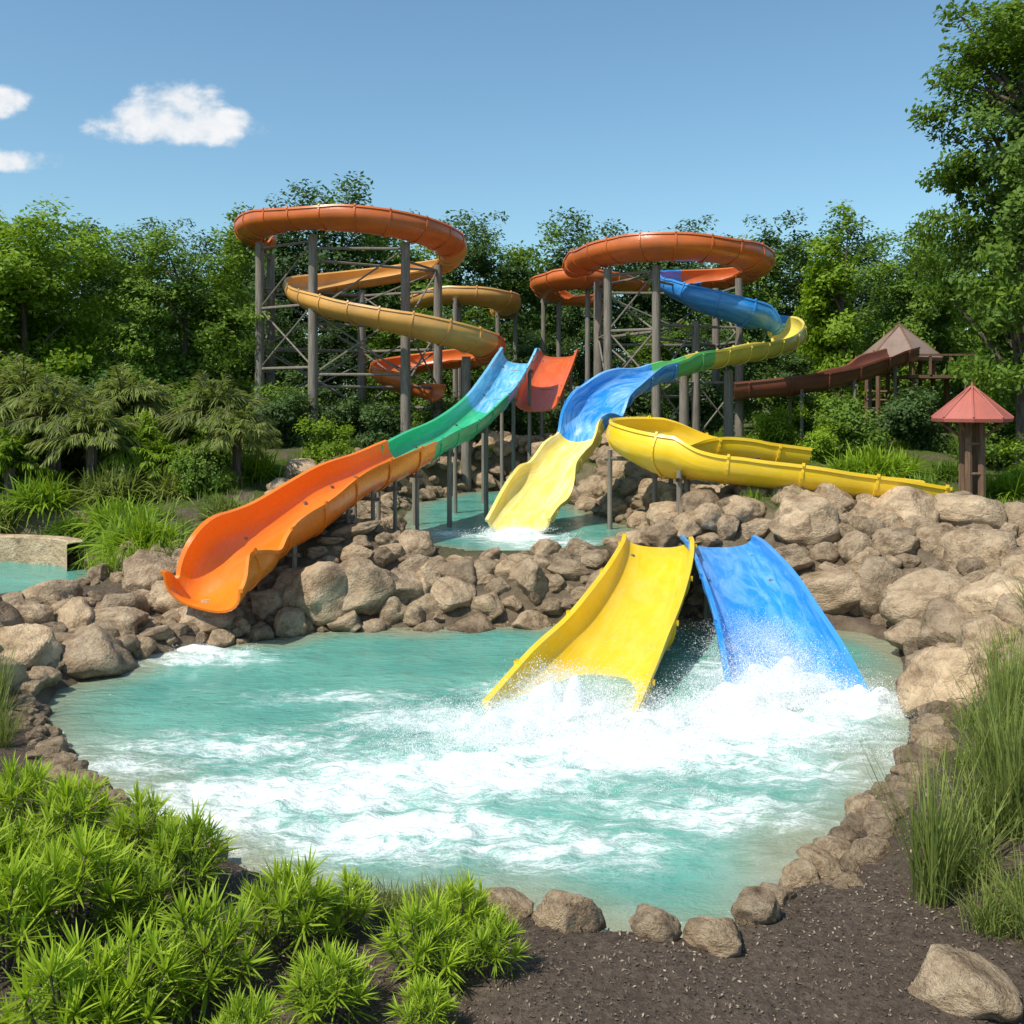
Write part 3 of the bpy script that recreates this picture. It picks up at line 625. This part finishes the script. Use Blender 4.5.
def spiky(name,seed,mat,shoots,R,per,Ll,w,hh):
    """dome of upright shoots, each tipped with a starburst of stiff narrow leaves"""
    global rng; rng=np.random.default_rng(seed); parts=[]; cl=[]
    for s in range(shoots):
        a=s*2.4+rng.uniform(-.3,.3); r=R*math.sqrt((s+.5)/shoots); top=np.array([r*math.cos(a),r*math.sin(a),hh*(1.05-.55*(r/R)**2)*rng.uniform(.75,1.2)])
        bot=np.array([top[0]*.3,top[1]*.3,-.03]); cl.append((bot,top,.012,.007))
        tt=1-.5*rng.uniform(0,1,per)**1.8; b=bot+(top-bot)*tt[:,None]; ax=unit(top-bot+np.array([top[0],top[1],0])*.25)
        az=rng.uniform(0,6.283,per); u=unit(np.cross(ax,[1.,.1,0])); v=np.cross(ax,u); spread=np.radians(12+75*(1-tt)*1.2+rng.uniform(0,48,per))[:,None]
        d=ax*np.cos(spread)+(u*np.cos(az)[:,None]+v*np.sin(az)[:,None])*np.sin(spread)
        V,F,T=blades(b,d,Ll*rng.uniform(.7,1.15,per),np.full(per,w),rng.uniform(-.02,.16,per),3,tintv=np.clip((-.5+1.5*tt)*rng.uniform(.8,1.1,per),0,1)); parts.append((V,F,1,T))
    parts+=cyls(cl,0,5); return np_mesh(name,parts,[BARK,mat])
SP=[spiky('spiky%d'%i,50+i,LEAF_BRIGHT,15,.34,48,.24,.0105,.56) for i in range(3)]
def tuft(name,seed,mat,n,L0,L1,R,w,e0=55,e1=88,d0=.05,d1=.4,segs=5):
    global rng; rng=np.random.default_rng(seed)
    b=np.stack([rng.normal(size=n)*R*.5,rng.normal(size=n)*R*.5,np.full(n,-.03)],-1); d=dirs(n,e0,e1)
    V,F,T=blades(b,d,rng.uniform(L0,L1,n),rng.uniform(.6,1.2,n)*w,rng.uniform(d0,d1,n),segs); return np_mesh(name,[(V,F,0,T)],[mat])
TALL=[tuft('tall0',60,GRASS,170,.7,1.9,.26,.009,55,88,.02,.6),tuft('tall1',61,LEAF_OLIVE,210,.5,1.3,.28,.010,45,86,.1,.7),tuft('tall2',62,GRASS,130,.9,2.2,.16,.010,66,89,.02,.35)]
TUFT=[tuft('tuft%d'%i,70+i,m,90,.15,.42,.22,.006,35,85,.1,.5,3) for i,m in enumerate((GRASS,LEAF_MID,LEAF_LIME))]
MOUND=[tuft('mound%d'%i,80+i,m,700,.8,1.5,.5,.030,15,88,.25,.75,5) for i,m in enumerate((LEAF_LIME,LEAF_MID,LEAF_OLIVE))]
def bushm(name,seed,mat): return tree_mesh(name,1.,1.,.6,.7,7,80,70,.055,.18,mat,seed,tr=.04,limbs=10)
BUSH=[bushm('bush%d'%i,90+i,m) for i,m in enumerate((LEAF_LIME,LEAF_MID,LEAF_OLIVE,LEAF_DARK))]
def palm(name,seed,mat,trunk=1.4,nf=34,Lf=1.7,per=26):
    global rng; rng=np.random.default_rng(seed); parts=[]; cl=[((0,0,-.3),(.05,0,trunk*.5),.16,.13),((.05,0,trunk*.5),(0,0,trunk),.13,.15)]
    D=dirs(nf,10,88)
    for i in range(nf):
        d=D[i]; l=Lf*rng.uniform(.7,1.1); dr=rng.uniform(.25,.7); t=np.linspace(.12,1,per); P=np.array([0,0,trunk])+d*(l*t)[:,None]-np.array([0,0,1.])*(l*dr*t**2)[:,None]
        side=unit(np.cross(d,[0,0,1.])); tan=unit(d-np.array([0,0,1.])*(2*dr*t)[:,None])
        for k in range(0,per-1,5): cl.append((P[k],P[min(k+5,per-1)],.014,.010))
        for sg in (-1,1):
            dd=unit(side*sg*.55+tan*.8-np.array([0,0,.15])+rng.normal(size=(per,3))*.18); V,F,T=blades(P,dd,.5*l/1.7*np.sin(np.pi*np.clip(t*.85+.12,0,1))+.05,np.full(per,.018),np.full(per,.4),3); parts.append((V,F,1,T))
    parts+=cyls(cl,0,6); return np_mesh(name,parts,[BARK,mat])
PALM=[palm('palm0',95,LEAF_OLIVE,1.4,60,1.5),palm('palm1',96,LEAF_LIME,.7,50,1.3)]
rng=np.random.default_rng(11)
def put(name,me,x,y,s,sz=None,dz=0,parent=None):
    return obj(name,me,parent,(x,y,hz(x,y)+dz),(0,0,rng.uniform(0,6.28)),(s,s,sz or s))
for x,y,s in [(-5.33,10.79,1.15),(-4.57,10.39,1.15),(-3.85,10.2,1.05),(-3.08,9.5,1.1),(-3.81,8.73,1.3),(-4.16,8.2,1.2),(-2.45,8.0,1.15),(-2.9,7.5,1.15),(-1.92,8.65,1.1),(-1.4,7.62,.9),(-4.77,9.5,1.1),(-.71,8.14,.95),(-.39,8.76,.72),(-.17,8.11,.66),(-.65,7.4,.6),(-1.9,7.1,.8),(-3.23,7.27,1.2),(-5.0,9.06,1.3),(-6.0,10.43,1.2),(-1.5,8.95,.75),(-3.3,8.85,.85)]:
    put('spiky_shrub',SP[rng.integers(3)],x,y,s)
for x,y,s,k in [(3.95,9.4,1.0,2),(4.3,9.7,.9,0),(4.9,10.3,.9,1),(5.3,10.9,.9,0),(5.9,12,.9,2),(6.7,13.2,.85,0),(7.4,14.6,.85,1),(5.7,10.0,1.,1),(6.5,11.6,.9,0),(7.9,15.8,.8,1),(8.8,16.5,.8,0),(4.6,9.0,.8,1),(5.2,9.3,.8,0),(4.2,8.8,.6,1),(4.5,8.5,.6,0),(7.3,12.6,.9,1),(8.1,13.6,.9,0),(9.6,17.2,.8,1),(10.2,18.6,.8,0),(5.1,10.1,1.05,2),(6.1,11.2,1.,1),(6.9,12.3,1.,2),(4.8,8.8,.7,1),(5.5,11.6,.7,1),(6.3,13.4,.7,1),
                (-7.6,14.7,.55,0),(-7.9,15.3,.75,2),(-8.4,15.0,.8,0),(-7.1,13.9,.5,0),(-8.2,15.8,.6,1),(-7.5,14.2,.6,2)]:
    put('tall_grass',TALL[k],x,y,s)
ge=empty('grass_tufts')
for i in range(420):
    x,y=rng.uniform(-16,16),rng.uniform(24,44); 
    if min(sd1(x,y,P) for P in (POOL,UP,LP))<.9 or (-4<x<4.5 and y<33) or under_orange(x,y)[0]<1.3: continue
    put('tuft',TUFT[rng.integers(3)],x,y,rng.uniform(.9,2.0),parent=ge)
for i in range(200):
    x,y=rng.uniform(4.2,11),rng.uniform(9.2,20)
    if sd1(x,y,POOL)<.8: continue
    put('tuft',TUFT[rng.integers(2)],x,y,rng.uniform(1.,1.9),parent=ge)
for i in range(26): put('tuft',TUFT[0],rng.uniform(-1.8,.3),rng.uniform(9.2,9.9),rng.uniform(.5,1.1),parent=ge)
for x,y in [(10.1,27.5),(9.3,27.8),(8.5,27.9),(7.9,28),(13,27.5),(12,27.6),(13.7,28),(-9.2,23.6),(-9.8,23.9),(-8.8,24),(8.8,28.1),(10.8,27.9)]:
    put('tuft',TUFT[2],x,y,2.3,parent=ge)
for x,y,s,k in [(-9.3,25.2,1.2,0),(-10.0,26.6,1.3,1),(-11.2,28.8,1.2,0),(-12.4,31,1.3,2),(-14.2,30.2,1.2,0),(-12.9,29.3,.9,1),(12.2,34,1.3,0),(11.2,33.6,.9,0),(13.2,34.5,1.1,0),(9.3,28.9,.6,0),(8.4,28.7,.5,0),(10.4,28.6,.6,0),(13.0,28.2,.6,0),(11.9,28.0,.5,0),(14.8,28.0,.6,1),(-8.2,29,1.0,2),(-17,29.8,1.2,1),(-8.8,34,1.1,0),(14.8,34,.8,1),(-6.9,29.5,.6,0),(-15.6,30.2,1.2,2),(-10.6,31.5,1.2,2),(12.8,31.5,.9,1),(15.2,30.8,.9,0)]:
    put('grassy_shrub',MOUND[k],x,y,s)
for x,y,s,k in [(-14.5,36,2.2,3),(-17,37,2.4,1),(-11.5,38,1.8,1),(-9,40,1.6,3),(-7,37.5,1.2,0),(-12.5,34,1.4,2),(-5.8,33.5,.9,2),(5.5,44,1.6,3),(8.5,46,1.8,3),(13,38,1.6,1),(15.5,39,1.7,3),(17.5,36,1.6,1),(10.5,39,1.2,0),(7.5,34,.8,1),(-5.5,42,1.5,3),(-2.5,45,1.6,3),(0,48,1.8,3),(3,50,1.8,3),(12.5,47,1.8,1),(16.5,31.5,1.2,0),(5.2,38.5,1,2),(-19,33,2,3),(-10,43,1.6,1),(-7,44,1.5,3),(17.5,28.5,1.2,1),(11.5,36.5,1.,0),(19,33,1.8,1),(-9.5,31.5,1.1,1),(-15.8,33,1.5,1)]:
    put('shrub',BUSH[k],x,y,s)
for x,y,s,k in [(-14.6,32,1.5,0),(-16.4,33.5,1.7,0),(-12.3,33,1.4,1),(-10.0,33.5,1.5,0),(-13.4,34.5,1.5,0),(-11.3,36,1.4,1),(-17.8,32,1.5,1),(-15.6,31.2,1.3,1),(-13.2,31.4,1.2,0),(-11.4,32.2,1.1,1),(-8.9,32.4,1.1,0),(-18.6,35,1.7,0)]:
    put('palm_tree',PALM[k],x,y,s)

# ------------------------------------------------------------------ mulch
n=34000; x=rng.uniform(-7,8,n); y=rng.uniform(7,13,n); d=sd(x,y,POOL); m=d>.12; x,y=x[m],y[m]; n=len(x)
c=np.stack([x,y,HT(x,y)+.012],-1); nrm=unit(np.array([0,0,1.])+rng.normal(size=(n,3))*.6); V,F=leaves(c,nrm,rng.uniform(.007,.022,n),.5)
m_,nt,out=newmat('wood_chips'); at=N(nt,'ShaderNodeAttribute',attribute_name='tint').outputs['Fac']
principled(nt,out,ramp(nt,at,[(0,(.04,.028,.02)),(.7,(.20,.15,.11)),(1,(.38,.30,.22))]),.9,spec=.2)
obj('mulch',np_mesh('mulch',[(V,F,0,np.repeat(rng.uniform(0,1,n),4))],[m_]))

# ------------------------------------------------------------------ splashes
def splash(name,froth,src,seed):
    global rng
    r=np.random.default_rng(seed); rng=r; e=empty(name,(froth[0][0],froth[0][1],froth[0][2])); off=np.array(e.location)
    parts=[]
    for q,(cx,cy,z,rx,ry,h) in enumerate(froth):
        g=np.linspace(-1.7,1.7,70); A,B=np.meshgrid(g,g); X=cx+A*rx; Y=cy+B*ry; env=np.exp(-(A*A+B*B)*.8)
        nx=70; idx=np.arange(nx*nx).reshape(nx,nx); F=np.stack([idx[:-1,:-1],idx[:-1,1:],idx[1:,1:],idx[1:,:-1]],-1).reshape(-1,4)
        F=F[(env.ravel()[F]>.22).all(1)]
        for layer,(sc,o) in enumerate(((.55,.0),(1.05,.24))):
            nn=fbm2(X,Y,seed*10+q*5+layer,3,14,18); nn=np.abs(nn)*1.1; hh=h*sc*env*(.45+.8*nn)+.03
            parts.append((np.stack([X,Y,z+hh-.10*(1-env)],-1).reshape(-1,3)-off,F,0,(env*1.0-o).ravel()))
    obj('froth',np_mesh(name+'_froth',parts,[FROTH],smooth=True),e)
    P=[];S=[]
    for (x,y,z,sx,sy,hgt,n,s0,s1) in src:
        nb=max(8,n//350); bx=r.normal(size=(nb,2))*[sx,sy]; bh=hgt*np.exp(-((bx[:,0]/sx)**2+(bx[:,1]/sy)**2)*.3)*r.uniform(.35,1.25,nb)
        k=r.integers(nb,size=n); t=r.uniform(0,1,n); lean=r.normal(size=(nb,2))*.25+bx*[.35,.25]
        p=bx[k]+lean[k]*(t*bh[k]/max(hgt,.01))[:,None]+r.normal(size=(n,2))*(.05+.18*t)[:,None]*min(1.,hgt*2+.3)
        hh=bh[k]*t*(1.25-.35*t)+r.normal(size=n)*.03
        P.append(np.stack([x+p[:,0],y+p[:,1],z+np.abs(hh)],-1)); S.append((s0+(s1-s0)*r.uniform(0,1,n)**3))
    P=np.concatenate(P)-off;S=np.concatenate(S); V,F=leaves(P,runit(len(P)),S,.8)
    obj('droplets',np_mesh(name+'_droplets',[(V,F,0,None)],[FOAM]),e)
splash('water_splash',[(.75,15.4,0,.95,.6,.5),(1.9,15.2,0,.9,.5,.34),(-.3,14.9,0,.8,.5,.32)],
  [(.75,15.5,.05,.65,.4,.85,38000,.004,.013),(1.7,15.3,.05,.7,.45,.65,30000,.004,.013),(-.25,14.9,.05,.8,.45,.55,26000,.004,.012),(1.,16.6,.15,.45,.5,.5,14000,.004,.011),(.7,14.3,.0,1.6,.8,.30,30000,.004,.011),(-.9,13.4,.0,1.8,.7,.12,12000,.004,.010),(1.,15.3,.05,1.3,.8,1.25,8000,.003,.008)],1)
splash('water_splash',[(4.5,16.7,0,.9,.65,.58),(5.6,16.2,0,.85,.5,.36),(3.7,16.2,0,.8,.5,.36)],
  [(4.4,16.9,.05,.65,.5,1.0,38000,.004,.013),(3.7,16.3,.05,.6,.45,.65,20000,.004,.012),(5.5,16.2,.05,.9,.4,.55,24000,.004,.012),(4.55,18.5,.3,.38,.9,.75,26000,.004,.011),(4.3,15.4,.0,1.7,.8,.28,26000,.004,.011),(4.4,17.2,.1,1.0,.8,1.45,8000,.003,.008)],2)
splash('water_splash',[(.15,28.0,1.2,.8,.5,.25)],[(.1,28.0,1.2,.7,.3,.4,8000,.006,.02)],3)
splash('water_splash',[(-6.2,19.9,0,.7,.3,.1)],[(-6.3,19.9,0,.6,.25,.15,2500,.005,.014)],4)

# ------------------------------------------------------------------ light, world, camera
el=math.radians(54); sx_,sy_=-.62,-.55; q=math.hypot(sx_,sy_); sdv=Vector((sx_/q*math.cos(el),sy_/q*math.cos(el),math.sin(el)))
sl=bpy.data.lights.new('sun','SUN'); sl.energy=5.0; sl.angle=math.radians(.5); sl.color=(1,.94,.82)
so=link(bpy.data.objects.new('sun',sl)); so.rotation_euler=sdv.to_track_quat('Z','Y').to_euler(); so.location=(-30,-30,60)
w=bpy.data.worlds.new('World'); scene.world=w; w.use_nodes=True; nt=w.node_tree; nt.nodes.clear()
out=N(nt,'ShaderNodeOutputWorld'); sky=N(nt,'ShaderNodeTexSky',sky_type='NISHITA'); sky.sun_disc=False; sky.sun_elevation=el; sky.sun_rotation=math.atan2(sx_,sy_)
sky.air_density=1.0; sky.dust_density=.9; sky.ozone_density=1.3
bg=N(nt,'ShaderNodeBackground'); L(nt,mixc(nt,1.,sky.outputs[0],(.84,1.06,1.05),'MULTIPLY'),bg.inputs[0]); bg.inputs[1].default_value=.15
g=N(nt,'ShaderNodeTexCoord').outputs['Generated']; sp=N(nt,'ShaderNodeSeparateXYZ'); L(nt,g,sp.inputs[0])
yy=math_(nt,'MAXIMUM',sp.outputs[1],.05); u=math_(nt,'DIVIDE',sp.outputs[0],yy); v=math_(nt,'DIVIDE',sp.outputs[2],yy)
cn=N(nt,'ShaderNodeCombineXYZ'); L(nt,u,cn.inputs[0]); L(nt,math_(nt,'MULTIPLY',v,1.3),cn.inputs[1]); nz=noise(nt,cn.outputs[0],22,7,.58,.1)
tot=None
for (cu,cv,ru,rv) in [(-.333,.274,.088,.020),(-.335,.293,.048,.028),(-.29,.276,.040,.018),(-.375,.284,.03,.018),(-.51,.298,.034,.016),(-.50,.238,.048,.012)]:
    a=math_(nt,'DIVIDE',math_(nt,'SUBTRACT',u,cu),ru); b=math_(nt,'DIVIDE',math_(nt,'SUBTRACT',v,cv),rv)
    d=math_(nt,'SUBTRACT',1.,math_(nt,'ADD',math_(nt,'MULTIPLY',a,a),math_(nt,'MULTIPLY',b,b)))
    d=math_(nt,'MAXIMUM',d,-2.); tot=d if tot is None else math_(nt,'MAXIMUM',tot,d)
fr=math_(nt,'GREATER_THAN',sp.outputs[1],.1)
den=math_(nt,'ADD',math_(nt,'MULTIPLY',tot,.8),math_(nt,'MULTIPLY',math_(nt,'SUBTRACT',nz,.5),3.0))
mr=N(nt,'ShaderNodeMapRange',interpolation_type='SMOOTHSTEP'); L(nt,den,mr.inputs[0]); mr.inputs[1].default_value=-.2; mr.inputs[2].default_value=.8
fac=math_(nt,'MULTIPLY',math_(nt,'MULTIPLY',mr.outputs[0],fr),.95)
cb=N(nt,'ShaderNodeBackground'); L(nt,ramp(nt,nz,[(.35,(.70,.78,.86)),(.6,(.95,.95,.96))]),cb.inputs[0]); cb.inputs[1].default_value=1.0
mx=N(nt,'ShaderNodeMixShader'); L(nt,fac,mx.inputs[0]); L(nt,bg.outputs[0],mx.inputs[1]); L(nt,cb.outputs[0],mx.inputs[2]); L(nt,mx.outputs[0],out.inputs[0])

cam=bpy.data.cameras.new('camera'); co=link(bpy.data.objects.new('camera',cam)); co.location=(0,0,5); co.rotation_euler=(math.radians(90),0,0)
cam.sensor_width=36; cam.lens=35.156; cam.shift_y=-112/1024; cam.clip_end=5000; cam.clip_start=.1
scene.camera=co
scene.view_settings.view_transform='Standard'; scene.view_settings.look='None'; scene.view_settings.exposure=0
